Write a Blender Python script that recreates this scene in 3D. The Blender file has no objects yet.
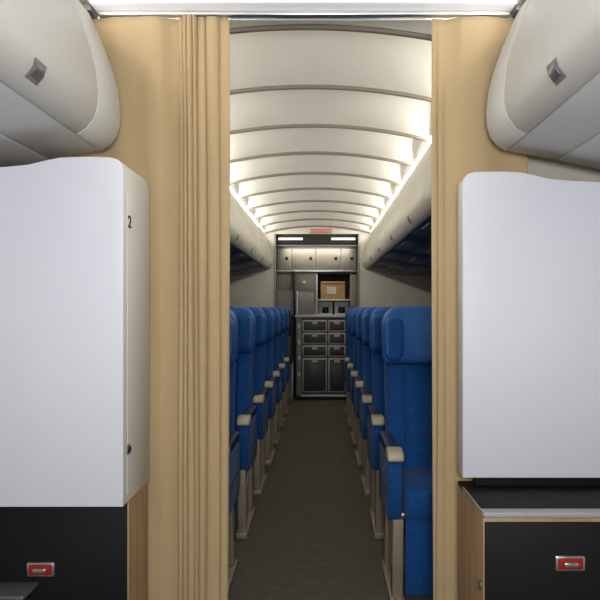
import bpy, bmesh, math, random
from mathutils import Vector, Matrix
random.seed(4)
scene = bpy.context.scene
COL = scene.collection
scene.view_settings.view_transform = 'Standard'

# ---------------------------------------------------------------- materials
def mat(name, col, rough=0.5, metal=0.0, var=0.0, vscale=8.0, bump=0.0, bscale=60.0, emit=0.0, spec=0.5, sheen=0.0, stretch=(1,1,1), bdist=.01):
    m = bpy.data.materials.new(name); m.use_nodes = True
    nt = m.node_tree; b = nt.nodes['Principled BSDF']
    c = tuple(((x/255.0)/12.92 if x/255.0 <= .04045 else ((x/255.0+.055)/1.055)**2.4) for x in col)+(1,)
    b.inputs['Base Color'].default_value = c
    b.inputs['Roughness'].default_value = rough
    b.inputs['Metallic'].default_value = metal
    b.inputs['Specular IOR Level'].default_value = spec
    if sheen: b.inputs['Sheen Weight'].default_value = sheen
    tc = nt.nodes.new('ShaderNodeTexCoord'); mp = nt.nodes.new('ShaderNodeMapping')
    mp.inputs['Scale'].default_value = stretch
    nt.links.new(tc.outputs['Object'], mp.inputs['Vector'])
    if var > 0:
        n = nt.nodes.new('ShaderNodeTexNoise'); n.inputs['Scale'].default_value = vscale; n.inputs['Detail'].default_value = 5
        nt.links.new(mp.outputs[0], n.inputs['Vector'])
        r = nt.nodes.new('ShaderNodeValToRGB')
        r.color_ramp.elements[0].position = .3; r.color_ramp.elements[1].position = .7
        r.color_ramp.elements[0].color = tuple(x*(1-var) for x in c[:3])+(1,)
        r.color_ramp.elements[1].color = tuple(min(1, x*(1+var)) for x in c[:3])+(1,)
        nt.links.new(n.outputs['Fac'], r.inputs[0]); nt.links.new(r.outputs[0], b.inputs['Base Color'])
    if bump > 0:
        n2 = nt.nodes.new('ShaderNodeTexNoise'); n2.inputs['Scale'].default_value = bscale; n2.inputs['Detail'].default_value = 4
        nt.links.new(mp.outputs[0], n2.inputs['Vector'])
        bp = nt.nodes.new('ShaderNodeBump'); bp.inputs['Strength'].default_value = bump; bp.inputs['Distance'].default_value = bdist
        nt.links.new(n2.outputs['Fac'], bp.inputs['Height']); nt.links.new(bp.outputs[0], b.inputs['Normal'])
    if emit > 0:
        b.inputs['Emission Color'].default_value = c; b.inputs['Emission Strength'].default_value = emit
    return m

M = dict(
 carpet=mat('carpet', (104,101,91), .95, var=.12, vscale=25, bump=.25, bscale=350, spec=.05),
 ceil=mat('ceiling_panel', (236,235,228), .55, var=.02, vscale=3),
 rib=mat('ceiling_rib', (116,108,98), .5),
 wallm=mat('cabin_wall', (200,196,184), .6, var=.03),
 binw=mat('bin_plastic', (196,196,194), .5, var=.02, vscale=2, bump=.03, bscale=300, spec=.35),
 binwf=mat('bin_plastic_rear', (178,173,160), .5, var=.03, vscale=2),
 seam=mat('bin_seam', (120,118,114), .7),
 under=mat('service_panel_grey', (216,216,218), .6, var=.04, vscale=4),
 under_shade=mat('service_panel_shaded', (46,44,44), .45),  # near-black puts the shade of the unlit rear undersides into the colour
 latch=mat('latch_grey', (104,104,106), .4, metal=.4),
 white=mat('white_laminate', (219,222,235), .5, var=.006, vscale=2),
 whites=mat('white_laminate_side', (216,213,208), .5, var=.01),
 black=mat('black_panel', (12,12,15), .6, var=.2, spec=.25),
 wood=mat('wood_veneer', (168,138,102), .45, var=.18, vscale=14, stretch=(3,3,.25)),
 edge=mat('edge_strip_pale', (160,160,165), .5),
 alu=mat('aluminium', (205,205,205), .3, metal=.9),
 red=mat('red_enamel', (150,34,28), .35),
 ink=mat('label_ink', (40,38,38), .6),
 curtain=mat('curtain_fabric', (190,167,130), 1.0, var=.05, vscale=5, bump=.4, bscale=9, spec=.03, sheen=.1, stretch=(1,1,.4), bdist=.014),
 blue=mat('seat_fabric_blue', (22,80,148), .8, var=.18, vscale=60, bump=.25, bscale=300, spec=.2, sheen=.1),
 blueh=mat('headrest_blue', (28,88,160), .6, var=.10, vscale=12, bump=.1, bscale=200),
 blued=mat('seat_trim_dark_blue', (16,36,76), .5),
 cream=mat('armrest_cap', (206,197,168), .35),
 leg=mat('seat_leg', (165,152,134), .5, metal=.2),
 galb=mat('galley_laminate', (138,131,117), .5, var=.05),
 galg=mat('galley_grey', (142,141,138), .45, var=.05),
 cartd=mat('container_dark', (70,67,65), .4, var=.2),
 dark=mat('dark_recess', (14,13,13), .6),
 card=mat('cardboard', (200,160,112), .85, var=.08, vscale=10),
 paper=mat('paper_white', (226,222,212), .8),
 steel=mat('steel', (205,205,206), .45, metal=.35),
 tube=mat('fluorescent_tube', (255,249,236), .4, emit=4),
 glow=mat('galley_lamp', (225,228,222), .4, emit=.55),
 exitr=mat('exit_sign_red', (190,100,74), .4, emit=.15),
 shade=mat('window_shade', (214,212,204), .6),
 header=mat('header_white_glow', (238,240,246), .4, emit=.25),  # faint emission put into the white so the header panel glows
)

# ---------------------------------------------------------------- mesh builder
class MB:
    def __init__(s): s.bm = bmesh.new(); s.mats = []
    def mi(s, k):
        if k not in s.mats: s.mats.append(k)
        return s.mats.index(k)
    def merge(s, t, k):
        i = s.mi(k)
        for f in t.faces: f.material_index = i
        me = bpy.data.meshes.new('tmp'); t.to_mesh(me); t.free()
        s.bm.from_mesh(me); bpy.data.meshes.remove(me)
    def box(s, lo, hi, k, bev=0.0, seg=2, rot=None):
        t = bmesh.new(); bmesh.ops.create_cube(t, size=1)
        c = [(a+b)/2 for a, b in zip(lo, hi)]; d = [abs(b-a) for a, b in zip(lo, hi)]
        bmesh.ops.scale(t, vec=d, verts=t.verts)
        if bev: bmesh.ops.bevel(t, geom=t.edges[:], offset=min(bev, min(d)*.45), segments=seg, profile=.5, affect='EDGES')
        if rot is not None: bmesh.ops.transform(t, matrix=rot, verts=t.verts)
        bmesh.ops.translate(t, vec=c, verts=t.verts)
        s.merge(t, k)
    def prism(s, pts, axis, a, b, k, bev=0.0, seg=2, xf=None):
        t = bmesh.new()
        def P(p, w):
            if axis == 'Y': return (p[0], w, p[1])
            if axis == 'X': return (w, p[0], p[1])
            return (p[0], p[1], w)
        va = [t.verts.new(P(p, a)) for p in pts]; vb = [t.verts.new(P(p, b)) for p in pts]
        n = len(pts)
        t.faces.new(va); t.faces.new(vb[::-1])
        for i in range(n): t.faces.new((va[i], vb[i], vb[(i+1) % n], va[(i+1) % n]))
        bmesh.ops.recalc_face_normals(t, faces=t.faces)
        if bev:
            ed = [e for e in t.edges if len(e.link_faces) == 2 and e.calc_face_angle(0) > .6]
            bmesh.ops.bevel(t, geom=ed, offset=bev, segments=seg, profile=.5, affect='EDGES')
        if xf:
            for v in t.verts: v.co = xf(v.co)
        s.merge(t, k)
    def cyl(s, p, q, r, k, n=14):
        t = bmesh.new(); p = Vector(p); q = Vector(q)
        bmesh.ops.create_cone(t, cap_ends=True, segments=n, radius1=r, radius2=r, depth=(q-p).length)
        m = Matrix.Translation((p+q)/2) @ (q-p).to_track_quat('Z', 'Y').to_matrix().to_4x4()
        bmesh.ops.transform(t, matrix=m, verts=t.verts); s.merge(t, k)
    def grid(s, fn, nu, nv, k):
        t = bmesh.new()
        v = [[t.verts.new(fn(i/nu, j/nv)) for j in range(nv+1)] for i in range(nu+1)]
        for i in range(nu):
            for j in range(nv): t.faces.new((v[i][j], v[i+1][j], v[i+1][j+1], v[i][j+1]))
        s.merge(t, k)
    def mesh(s, name, mirror=False):
        if mirror:
            bmesh.ops.scale(s.bm, vec=(-1, 1, 1), verts=s.bm.verts)
            bmesh.ops.reverse_faces(s.bm, faces=s.bm.faces[:])
        me = bpy.data.meshes.new(name); s.bm.to_mesh(me); s.bm.free()
        for k in s.mats: me.materials.append(M[k])
        for p in me.polygons: p.use_smooth = True
        me.set_sharp_from_angle(angle=math.radians(38))
        return me
    def obj(s, name, loc=(0, 0, 0), mirror=False):
        return put(name, s.mesh(name, mirror), loc)
def put(name, me, loc=(0, 0, 0)):
    o = bpy.data.objects.new(name, me); o.location = loc; COL.objects.link(o); return o
def rr(w, h, r, n=5, rb=None):
    pts = []; rb = r if rb is None else rb
    for sx, sy, a0, q in ((1, 1, 0, r), (-1, 1, 90, r), (-1, -1, 180, rb), (1, -1, 270, rb)):
        for i in range(n+1):
            a = math.radians(a0+90*i/n); pts.append((sx*(w-q)+q*math.cos(a)*1.0, sy*(h-q)+q*math.sin(a)))
    return pts

Y0, YR = -1.2, 8.3   # front of the modelled cabin, rear wall plane
# ---------------------------------------------------------------- floor
b = MB(); b.box((-1.75, Y0, -.06), (1.75, 9.3, 0), 'carpet'); b.obj('floor')

# ---------------------------------------------------------------- ceiling with scalloped panels and ribs
HW = .64
def arcz(x): return 2.15-.08*(x/HW)**2
b = MB()
ribs = [2.41+.65*k for k in range(-5, 10)]
for k in range(len(ribs)):
    y0 = ribs[k]; y1 = ribs[k+1] if k+1 < len(ribs) else 8.9
    def f(u, v, y0=y0, y1=y1):
        x = (u*2-1)*HW; return (x, y0+(y1-y0)*v, arcz(x)+.065*math.sin(math.pi*v**.55)**.9)
    b.grid(f, 28, 20, 'ceil')
    def g(u, v, y0=y0):
        a = v*math.pi*2; x = (u*2-1)*HW
        return (x, y0+.012*math.cos(a), arcz(x)-.002+.014*math.sin(a))
    b.grid(g, 28, 8, 'rib')
for s in (-1, 1):
    b.box((s*.64, Y0, 2.125), (s*1.6, 9.3, 2.15), 'ceil')
    b.box((s*.64, Y0, 2.07), (s*.648, 9.3, 2.15), 'ceil')
b.box((-.65, 8.4, 2.13), (.65, 9.3, 2.15), 'ceil')
b.obj('ceiling')

# ---------------------------------------------------------------- side walls
for s, nm in ((-1, 'wall_left'), (1, 'wall_right')):
    prof = [(1.50, 0), (1.60, .4), (1.64, .9), (1.635, 1.2), (1.60, 1.6), (1.55, 2.0), (1.52, 2.16)]
    out = [(x+.05, z) for x, z in prof][::-1]
    b = MB(); b.prism([(s*x, z) for x, z in prof+out], 'Y', Y0, 9.3, 'wallm'); b.obj(nm)
wn = 1
for s in (-1, 1):
    for k in range(10):
        y = 2.75+.53*k
        b = MB()
        b.prism([(y+p, 1.05+q) for p, q in rr(.15, .2, .1)], 'X', s*1.655, s*1.622, 'binw', .008)
        b.prism([(y+p, 1.05+q) for p, q in rr(.115, .165, .08)], 'X', s*1.64, s*1.617, 'shade', .003)
        b.box((s*1.622, y-.04, .93), (s*1.608, y+.04, .945), 'binw', .003)
        b.obj('window_%d' % wn); wn += 1
b = MB(); b.box((-1.7, Y0-.05, 0), (1.7, Y0, 2.2), 'wallm'); b.obj('wall_front')

# ---------------------------------------------------------------- overhead bins
face = [(.637, 2.012), (.615, 1.965), (.59, 1.905), (.568, 1.845), (.552, 1.785), (.545, 1.725), (.547, 1.685), (.556, 1.655), (.574, 1.632), (.60, 1.617)]
body = [(1.50, 2.03), (.66, 2.03)]+face+[(.75, 1.590), (.90, 1.558), (1.2, 1.545), (1.5, 1.54)]
def offset(pts, d):
    o = []
    for i, p in enumerate(pts):
        a = Vector(pts[max(0, i-1)]); c = Vector(pts[min(len(pts)-1, i+1)]); t = (c-a).normalized()
        n = Vector((t.y, -t.x))
        if n.x > 0: n = -n
        o.append((p[0]+n.x*d, p[1]+n.y*d))
    return o
def bin_mesh(name, L, segs, fm, um, side, psu):
    b = MB()
    b.prism(body, 'Y', 0, L, 'seam', 0)
    for (a, c) in segs:
        po = offset(face, .009); pi = offset(face, -.01)
        b.prism(po+pi[::-1], 'Y', a+.003, c-.003, fm, .003, 2)
        if c-a > .4:
            yl = a+(c-a)*.62
            p = offset(face, .0105); q = offset(face, .008)
            def lerp(A, i, f): return (A[i][0]*(1-f)+A[i+1][0]*f, A[i][1]*(1-f)+A[i+1][1]*f)
            hi, lo = lerp(p, 6, .35), lerp(p, 7, .75)
            b.prism([hi, p[7], lo, lerp(q, 7, .75), q[7], lerp(q, 6, .35)], 'Y', yl-.030, yl+.030, 'seam', .001)
            p2 = offset(face, .014)
            b.prism([lerp(p2, 6, .6), p2[7], lerp(p2, 7, .4), lerp(q, 7, .4), q[7], lerp(q, 6, .6)], 'Y', yl-.023, yl+.023, 'latch', .001)
    n = max(1, round(L/.8))
    for i in range(n):
        a = L*i/n+.003; c = L*(i+1)/n-.003
        b.prism([(.602, 1.611), (.742, 1.584), (.742, 1.592), (.602, 1.619)], 'Y', a, c, um, .002)
        b.prism([(.748, 1.583), (.895, 1.5515), (.895, 1.562), (.748, 1.593)], 'Y', a, c, um, .002)
        b.prism([(.902, 1.551), (1.49, 1.532), (1.49, 1.545), (.902, 1.562)], 'Y', a, c, um, .002)
        if psu:
            ym = (a+c)/2
            for j in (-.14, 0, .14):
                b.cyl((.82, ym+j, 1.572), (.82, ym+j, 1.552), .022, 'latch')
                b.cyl((.82, ym+j, 1.566), (.82, ym+j, 1.548), .012, 'cream')
            b.box((.62, ym-.12, 1.595), (.70, ym+.12, 1.603), 'latch', .003)
    return b.mesh(name, side < 0)
for s in (1, -1):
    me = bin_mesh('overhead_bin', 3.1, [(0.0, .98), (.98, 1.96), (1.96, 2.90), (2.90, 3.1)], 'binw', 'under', s, False)
    put('overhead_bin', me, (0, -1.1, 0))
    me = bin_mesh('overhead_bin', 2.0, [(0, 1.0), (1.0, 2.0)], 'binwf', 'under_shade', s, True)
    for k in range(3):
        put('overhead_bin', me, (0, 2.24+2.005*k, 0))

# cove lights
for s in (1, -1):
    for y0, y1 in ((-1.0, 2.0), (2.3, 5.2), (5.25, 8.2)):
        b = MB(); b.cyl((s*.705, y0, 2.062), (s*.705, y1, 2.062), .012, 'tube')
        b.box((s*.69, y0-.0, 2.031), (s*.72, y1, 2.05), 'wallm', .003)
        b.cyl((s*.705, y0-.01, 2.062), (s*.705, y0+.02, 2.062), .014, 'alu'); b.cyl((s*.705, y1-.02, 2.062), (s*.705, y1+.01, 2.062), .014, 'alu')
        b.obj('cove_light')

# ---------------------------------------------------------------- curtain header rail
b = MB()
b.box((-.645, 2.04, 2.066), (.642, 2.17, 2.125), 'header', .006)
b.box((-.635, 2.09, 2.052), (.635, 2.125, 2.066), 'alu', .003)
b.box((-.73, 2.06, 2.052), (-.645, 2.13, 2.075), 'latch', .004)
b.box((.642, 2.06, 2.052), (.72, 2.13, 2.075), 'latch', .004)
for x in (-.62, .62): b.box((x-.015, 2.035, 2.08), (x+.015, 2.045, 2.11), 'latch', .003)
b.obj('curtain_header_rail')

# ---------------------------------------------------------------- curtains
def smooth(a, c, t):
    t = max(0, min(1, (t-a)/(c-a))); return t*t*(3-2*t)
def curtain(name, x_in, x_out, edges, depths, seed, wav=1.0, skew=.11):
    """edges: distances (m) of the creases from the free edge; between creases the cloth bulges forward."""
    sgn = 1 if x_out > x_in else -1
    W = abs(x_out-x_in); rnd = random.Random(seed)
    ph = [rnd.uniform(0, 6.28) for _ in range(60)]
    nb = len(edges)-1; SU = 30; NF = 130; NU = nb*SU+NF; NV = 90; bw = edges[-1]
    def ez(i, z):
        if i == 0: return edges[0]+.0025*math.sin(z*2.1+ph[0])
        return edges[i]+.0026*math.sin(z*(1.2+.31*i)+ph[i])+.0035*math.sin(z*1.4+ph[1])
    def f(u, v):
        z = .015+v*2.034
        k = u*NU
        if k <= nb*SU:
            i = min(nb-1, int(k//SU)); t = (k-i*SU)/SU
            a, c = ez(i, z), ez(i+1, z)
            dp = depths[i]*(.82+.28*math.sin(z*(1.7+.4*(i % 3))+ph[i+15]))
            bulge = math.sin(math.pi*t)**.65
            x = a+(c-a)*(t-skew*math.sin(2*math.pi*t))
            y = .016-dp*bulge
            if i == 0 and t < .5: y = .016-dp*(.55+.45*math.sin(math.pi*t))
            y += .0012*math.sin(z*8+ph[i+30])*bulge
        else:
            t = (k-nb*SU)/NF; a = ez(nb, z); x = a+(W-a)*t
            env = smooth(0, .06, x-a)
            y = .016*(1-env)
            y += wav*env*(.010*math.sin(x*22+ph[22]+.9*math.sin(z*1.3))+.004*math.sin(x*47+ph[23]-1.6*z)+.0025*math.sin(x*15+z*4+ph[24])+.0008*math.sin(x*28-z*11+ph[25]))
        return (x_in+sgn*x, 2.105+y, z)
    b = MB(); b.grid(f, NU, NV, 'curtain')
    o = b.obj(name)
    md = o.modifiers.new('thickness', 'SOLIDIFY'); md.thickness = .002
    return o
px = 2.1/680
curtain('curtain', -.235, -.735, [0, 10*px, 23*px, 31*px, 35*px, 41*px, 45*px, 50*px], [.020, .024, .036, .038, .042, .038, .032], 3)
curtain('curtain', .398, .692, [0, 4*px, 12*px], [.012, .004], 8, .75, .03)

# partition walls outboard of the curtains
for s, nm in ((-1, 'wall_partition_left'), (1, 'wall_partition_right')):
    b = MB(); b.box((s*.66, 2.18, 0), (s*1.5, 2.22, 2.0), 'wallm', .006); b.obj(nm)

# ---------------------------------------------------------------- storage cabinets
def top_profile():
    return [(.4575, 1.500), (.461, 1.520), (.472, 1.533), (.492, 1.5385), (.56, 1.540), (.62, 1.538), (.66, 1.530), (.70, 1.520), (.76, 1.514), (.85, 1.510), (1.49, 1.508)]
def cabinet(side, yu, yl, zu, name):
    b = MB()
    prof = top_profile()+[(1.49, zu), (.4575, zu)]
    b.prism(prof, 'Y', yu+.012, 2.02, 'whites', .003)
    b.prism([(x-.001 if x < .5 else x, z) for x, z in prof], 'Y', yu, yu+.011, 'white', .003)
    zl = .6375
    if side < 0:
        b.box((.462, yl, 0), (1.49, 2.02, zu-.001), 'wood', .002)
        b.box((.466, yl-.006, .01), (1.488, yl+.002, zu-.004), 'black', .002)
        for z in (.777,):
            b.box((.454, 1.785, z-.014), (.459, 1.803, z+.014), 'latch', .005)
            b.cyl((.451, 1.795, z), (.459, 1.795, z), .009, 'black')
        b.prism([(x, z) for x, z in ((1.79, .66), (1.985, .66), (1.985, 1.46), (1.79, 1.46))], 'X', .4562, .459, 'whites', .001)
    else:
        b.box((.4575, yl, 0), (1.49, 2.02, zl-.012), 'wood', .002)
        b.box((.4615, yl-.006, .01), (1.488, yl+.002, zl-.022), 'black', .002)
        b.box((.4575, yl-.004, zl-.012), (1.49, 2.02, zl), 'black', .003)
        b.box((.4575, yl-.009, zl-.010), (1.49, yl+.030, zl+.003), 'edge', .003)
        b.box((.4555, yl, zl-.010), (.4595, 1.94, zl+.003), 'leg', .001)
        b.box((.50, 1.965, zl), (1.49, 2.01, zu+.001), 'black')
        b.cyl((.452, 1.72, .45), (.459, 1.72, .45), .012, 'latch')
    zc, xc = (.454, .694) if side < 0 else (.515, .672)
    b.box((xc-.037, yl-.013, zc-.019), (xc+.037, yl-.003, zc+.019), 'alu', .005)
    b.box((xc-.031, yl-.015, zc-.014), (xc+.031, yl-.011, zc+.014), 'red', .003)
    b.box((xc-.018, yl-.023, zc-.006), (xc+.018, yl-.012, zc+.006), 'alu', .004)
    if side < 0:
        b.box((.70, yl-.10, .408), (1.1, yl-.004, .420), 'latch', .006, 3)
        b.box((.74, yl-.08, .385), (1.06, yl-.004, .408), 'black', .004)
    return b.obj(name, mirror=side < 0)
cabl = cabinet(-1, 1.75, 1.82, .6375, 'storage_cabinet')
cabinet(1, 1.94, 1.70, .665, 'storage_cabinet')
# the small stencilled 2 on the side of the left cabinet
tx = bpy.data.curves.new('number_label', 'FONT'); tx.body = '2'; tx.size = .045; tx.align_x = 'CENTER'; tx.align_y = 'CENTER'; tx.extrude = .0006; tx.offset = .0008
to = bpy.data.objects.new('number_label', tx); COL.objects.link(to); tx.materials.append(M['ink'])
to.location = (-.4552, 1.805, 1.377); to.rotation_euler = (math.radians(90), 0, math.radians(90)); to.scale = (1.5, 1, 1)
to.parent = cabl

# ---------------------------------------------------------------- seat rows
def seat_row_mesh(side):
    b = MB()
    arms = [.332, .735, 1.125, 1.515]
    for i in range(3):
        x0 = arms[i]; x1 = arms[i+1]; c = (x0+x1)/2; w = (x1-x0)/2
        b.prism([(-.03, .36), (-.045, .42), (-.03, .465), (.02, .485), (.40, .46), (.42, .35)], 'X', c-w+.034, c+w-.034, 'blue', .018, 3)
        b.prism([(.00, .36), (.015, .06), (.03, .06), (.03, .36)], 'X', c-w+.04, c+w-.04, 'blue', .005)
        def lean(co):
            z = co.z; return Vector((co.x, co.y+.18*(z-.45)+.05*math.sin((z-.45)*5.5)*.5-.015, z))
        b.prism([(c+p, .67+q) for p, q in rr(w-.004, .27, .04, 5)], 'Y', .375, .475, 'blue', .024, 3, xf=lean)
        for s in (-1, 1):
            xa = c+s*(w-.05)
            b.prism([(xa+p, .69+q) for p, q in rr(.036, .215, .03, 4)], 'Y', .340, .40, 'blue', .016, 3, xf=lean)
        b.box((c-w+.10, .39, .60), (c+w-.10, .402, .606), 'blued', .002)
        def wing(co, c=c, w=w):
            t = abs(co.x-c)/w; return Vector((co.x, co.y-.05*max(0, t-.45)**2/.3+.12*(co.z-1.03)+.015*max(0, (co.z-1.03)/.12)**2, co.z))
        b.prism([(c+p, 1.032+q) for p, q in rr(w+.012, .126, .09, 10, .03)], 'Y', .410, .575, 'blueh', .036, 4, xf=wing)
        for s in (-1, 1):
            xa = c+s*(w-.035)
            b.prism([(xa+p, 1.018+q) for p, q in rr(.042, .095, .04, 6)], 'Y', .375, .45, 'blueh', .02, 3, xf=wing)
        b.prism([(.532, .94), (.545, .94), (.515, .60), (.475, .36), (.462, .36), (.502, .60)], 'X', c-w+.02, c+w-.02, 'blued', .003)
    for i, x in enumerate(arms):
        b.prism([(.06, .572), (.06, .600), (.075, .607), (.42, .612), (.43, .60), (.43, .572)], 'X', x-.026, x+.026, 'blued', .008, 3)
        b.prism([(-.015, .572), (-.02, .587), (-.005, .607), (.03, .614), (.085, .612), (.09, .58), (.08, .572)], 'X', x-.031, x+.031, 'cream', .008, 3)
        if i in (0, 3):
            b.prism([(.0, .570), (-.012, .50), (-.005, .40), (.03, .34), (.40, .33), (.44, .40), (.43, .566)], 'X', x-.027, x+.027, 'blue', .012, 3)
            b.box((x-.029, .02, .44), (x+.029, .40, .452), 'blued', .003)
        else:
            b.box((x-.018, .30, .40), (x+.018, .42, .57), 'blued', .008)
    for x in (.345, 1.30):
        b.prism([(.03, .345), (.10, .345), (.115, .03), (.06, .03)], 'X', x-.02, x+.022, 'leg', .006)
        b.prism([(.33, .345), (.39, .345), (.44, .03), (.39, .03)], 'X', x-.018, x+.018, 'leg', .006)
        b.box((x-.028, .03, 0.0), (x+.028, .47, .032), 'leg', .006)
        b.cyl((x, .11, .06), (x, .36, .32), .011, 'alu')
    b.cyl((.33, .09, .345), (1.515, .09, .345), .02, 'alu'); b.cyl((.33, .36, .345), (1.515, .36, .345), .02, 'alu')
    return b.mesh('airline_seat_row', side < 0)
for s in (1, -1):
    me = seat_row_mesh(s)
    for k in range(7):
        put('airline_seat_row', me, (0, 2.56+.79*k, 0))

# ---------------------------------------------------------------- rear wall and galley
def gx(px): return (px-322)/80+.055
def gz(py): return 1.15+(308-py)/80
b = MB()
b.box((gx(358), YR, 0), (1.6, YR+.06, 2.13), 'wallm', .004)
b.box((-1.6, YR, 0), (gx(276), YR+.06, 2.13), 'wallm', .004)
b.box((gx(276), YR, 2.055), (gx(358), YR+.06, 2.2), 'wallm')
b.box((-1.6, 9.25, 0), (1.6, 9.3, 2.2), 'wallm')
b.obj('wall_rear')
for i, x in enumerate((gx(276), gx(358))):
    b = MB(); b.box((x-.010, YR-.008, 0), (x+.010, YR+.07, 2.05), 'galg', .004); b.obj('trim_%d' % (i+1))

b = MB()
b.box((gx(276.5), 8.37, gz(246.5)), (gx(357), 9.2, 2.12), 'dark', .004)
for a, c in ((279, 303), (331, 355)):
    b.box((gx(a), 8.355, gz(241.2)), (gx(c), 8.372, gz(238.8)), 'glow', .002)
b.box((gx(276.5), 8.36, gz(247.2)), (gx(357), 8.5, gz(246)), 'galg', .002)
b.box((gx(276.5), 8.50, gz(271)), (gx(357), 9.2, gz(247)), 'galb', .004)
for a, c in ((278, 291), (292.5, 315), (316.5, 340), (341.5, 356)):
    b.box((gx(a), 8.485, gz(269)), (gx(c), 8.505, gz(249)), 'galg', .006)
    b.box((gx(a)+.02, 8.482, gz(267.3)), (gx(c)-.02, 8.488, gz(250.7)), 'galb', .003)
    b.box((gx(c)-.07, 8.475, gz(260)), (gx(c)-.035, 8.49, gz(257)), 'dark', .003)
b.box((gx(276.5), 8.47, gz(272.2)), (gx(357), 8.52, gz(270)), 'alu', .003)
b.box((gx(295), 8.52, gz(316)), (gx(316), 9.2, gz(272)), 'galg', .004)
b.box((gx(297), 8.512, gz(291)), (gx(314.5), 8.525, gz(274)), 'galb', .005)
b.box((gx(297), 8.512, gz(313)), (gx(314.5), 8.525, gz(293)), 'galg', .005)
b.box((gx(302), 8.500, gz(284)), (gx(306), 8.515, gz(281)), 'steel', .003)
b.box((gx(293.4), 8.44, gz(316)), (gx(295.2), 8.6, gz(272)), 'dark', .002)
b.cyl((gx(297), 8.49, gz(314)), (gx(297), 8.49, gz(291)), .012, 'steel')
b.box((gx(276.5), 8.55, 0), (gx(293.4), 9.2, gz(272)), 'galg', .004)
b.box((gx(278), 8.54, gz(290)), (gx(292), 8.555, gz(274)), 'galb', .005)
b.box((gx(316), 8.90, gz(316)), (gx(357), 8.95, gz(272)), 'dark')
b.box((gx(316), 8.50, gz(316)), (gx(317.6), 8.95, gz(272)), 'steel', .002)
b.box((gx(350), 8.50, gz(316)), (gx(357), 8.95, gz(272)), 'galb', .003)
b.box((gx(316), 8.50, gz(274.5)), (gx(357), 8.95, gz(272)), 'dark', .003)
b.box((gx(317.6), 8.50, gz(301)), (gx(350), 8.95, gz(299)), 'steel', .003)
b.box((gx(295), 8.43, gz(317.5)), (gx(366), 9.2, gz(315)), 'steel', .006)
b.box((gx(296), 8.47, .05), (gx(366), 9.2, gz(317.5)), 'cartd', .003)
b.box((gx(296), 8.50, 0), (gx(366), 9.2, .06), 'dark')
def door(x0, x1, z0, z1):
    b.box((x0, 8.452, z0), (x1, 8.472, z1), 'steel', .004)
    b.box((x0+.017, 8.445, z0+.017), (x1-.017, 8.456, z1-.017), 'cartd', .004)
    m = (x0+x1)/2
    b.box((m-.035, 8.432, z1-.05), (m+.035, 8.447, z1-.025), 'steel', .004)
cols = [(gx(302.5), gx(327)), (gx(328.3), gx(345.5)), (gx(347), gx(365))]
rows = [(gz(331.5), gz(320)), (gz(344), gz(332.7)), (gz(356.5), gz(345.2)), (gz(392), gz(358))]
for x0, x1 in cols:
    for z0, z1 in rows: door(x0, x1, z0, z1)
b.box((gx(296.5), 8.445, .06), (gx(301.5), 8.475, gz(318)), 'galg', .004)
for z in (.3, .5, .7, .9): b.box((gx(297.5), 8.435, z), (gx(300.5), 8.45, z+.05), 'steel', .003)
b.box((gx(301), 8.44, .045), (gx(366), 8.475, .075), 'steel', .003)
b.obj('galley')

b = MB()
b.box((-.15, -.1, 0), (.15, .12, .21), 'card', .003)
b.box((-.152, -.03, .0), (.152, .03, .212), 'paper', .001)
b.box((-.15, -.13, .205), (.15, -.098, .213), 'card', .001, rot=Matrix.Rotation(.5, 4, 'X'))
b.box((-.08, -.103, .06), (.04, -.099, .15), 'paper', .001)
b.obj('cardboard_box', (gx(333), 8.62, gz(299)+.001))
b = MB()
b.box((-.09, -.08, 0), (.09, .08, .02), 'steel', .004)
b.box((-.09, .0, .02), (.09, .08, .16), 'steel', .008)
b.box((-.09, -.08, .115), (.09, .08, .165), 'galg', .008)
b.cyl((0, -.03, .02), (0, -.03, .1), .042, 'dark', 20); b.cyl((0, -.03, .095), (0, -.03, .105), .03, 'steel')
b.box((-.008, -.095, .04), (.008, -.07, .09), 'dark', .004)
me = b.mesh('coffee_maker')
put('coffee_maker', me, (gx(325.5), 8.60, gz(315)+.001)); put('coffee_maker', me, (gx(341.8), 8.60, gz(315)+.001))

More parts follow.
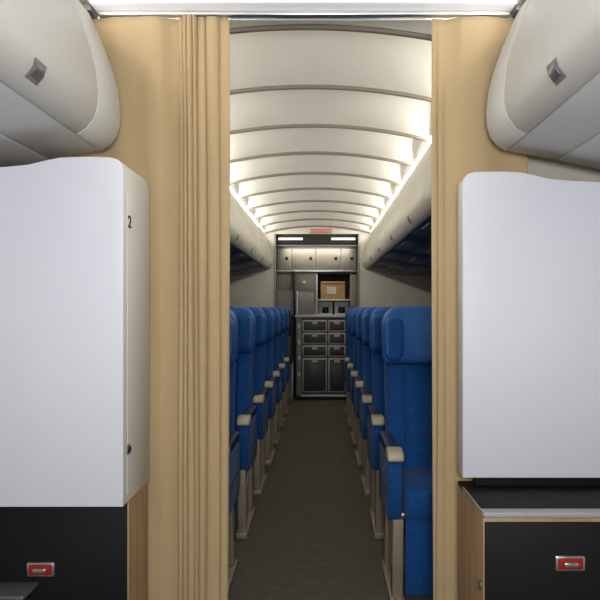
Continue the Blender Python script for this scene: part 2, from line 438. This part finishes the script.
b = MB()
b.box((-.10, -.06, .45), (.10, .0, 1.06), 'dark', .02, 3)
b.box((-.09, -.10, .5), (.09, -.05, .80), 'cartd', .02, 3)
b.box((-.07, -.09, .95), (.07, -.05, 1.12), 'blued', .02, 3)
b.box((-.10, -.05, .0), (-.08, .0, .5), 'steel', .004); b.box((.08, -.05, 0), (.10, 0, .5), 'steel', .004)
b.box((-.015, -.11, .50), (.015, -.098, 1.0), 'steel', .003)
b.obj('jump_seat', (gx(285), 8.545, 0))

b = MB()
b.box((-.12, -.02, -.018), (.12, .02, .018), 'exitr', .004)
b.box((-.13, -.012, .016), (.13, .025, .026), 'galg', .003)
b.box((-.13, -.012, -.026), (.13, .025, -.016), 'galg', .003)
b.obj('exit_sign', (gx(321), 8.272, 2.088))

# ---------------------------------------------------------------- lights
def area(name, loc, d, sx, sy, power, col=(1, .93, .8)):
    l = bpy.data.lights.new(name, 'AREA'); l.shape = 'RECTANGLE'; l.size = sx; l.size_y = sy
    l.energy = power; l.color = col
    o = bpy.data.objects.new(name, l); o.location = loc
    o.rotation_euler = Vector(d).to_track_quat('-Z', 'Y').to_euler(); COL.objects.link(o); return o
for s in (1, -1):
    area('cove_strip_light', (s*.665, 5.25, 2.052), (-s, 0, .42), 5.9, .03, 30, (1, .95, .85))
    area('cove_strip_light', (s*.665, .5, 2.052), (-s, 0, .3), 3.0, .03, 8, (1, .97, .94))
area('galley_light', (0, 8.42, 1.9), (0, .35, -1), .8, .1, 2.2, (1, .95, .87))
area('camera_flash', (.11, -.25, 1.28), (-.03, 1, -.01), .3, .22, 26, (1, .99, .98))
w = bpy.data.worlds.new('world'); scene.world = w; w.use_nodes = True
w.node_tree.nodes['Background'].inputs[0].default_value = (.8, .85, .9, 1); w.node_tree.nodes['Background'].inputs[1].default_value = .3

# ---------------------------------------------------------------- camera
cam = bpy.data.cameras.new('camera'); co = bpy.data.objects.new('camera', cam); COL.objects.link(co)
co.location = (.055, 0, 1.15); co.rotation_euler = (math.radians(90), 0, 0)
cam.sensor_width = 36; cam.lens = 680/600*36; cam.shift_x = -22/600; cam.shift_y = 8/600
cam.clip_start = .02
scene.camera = co
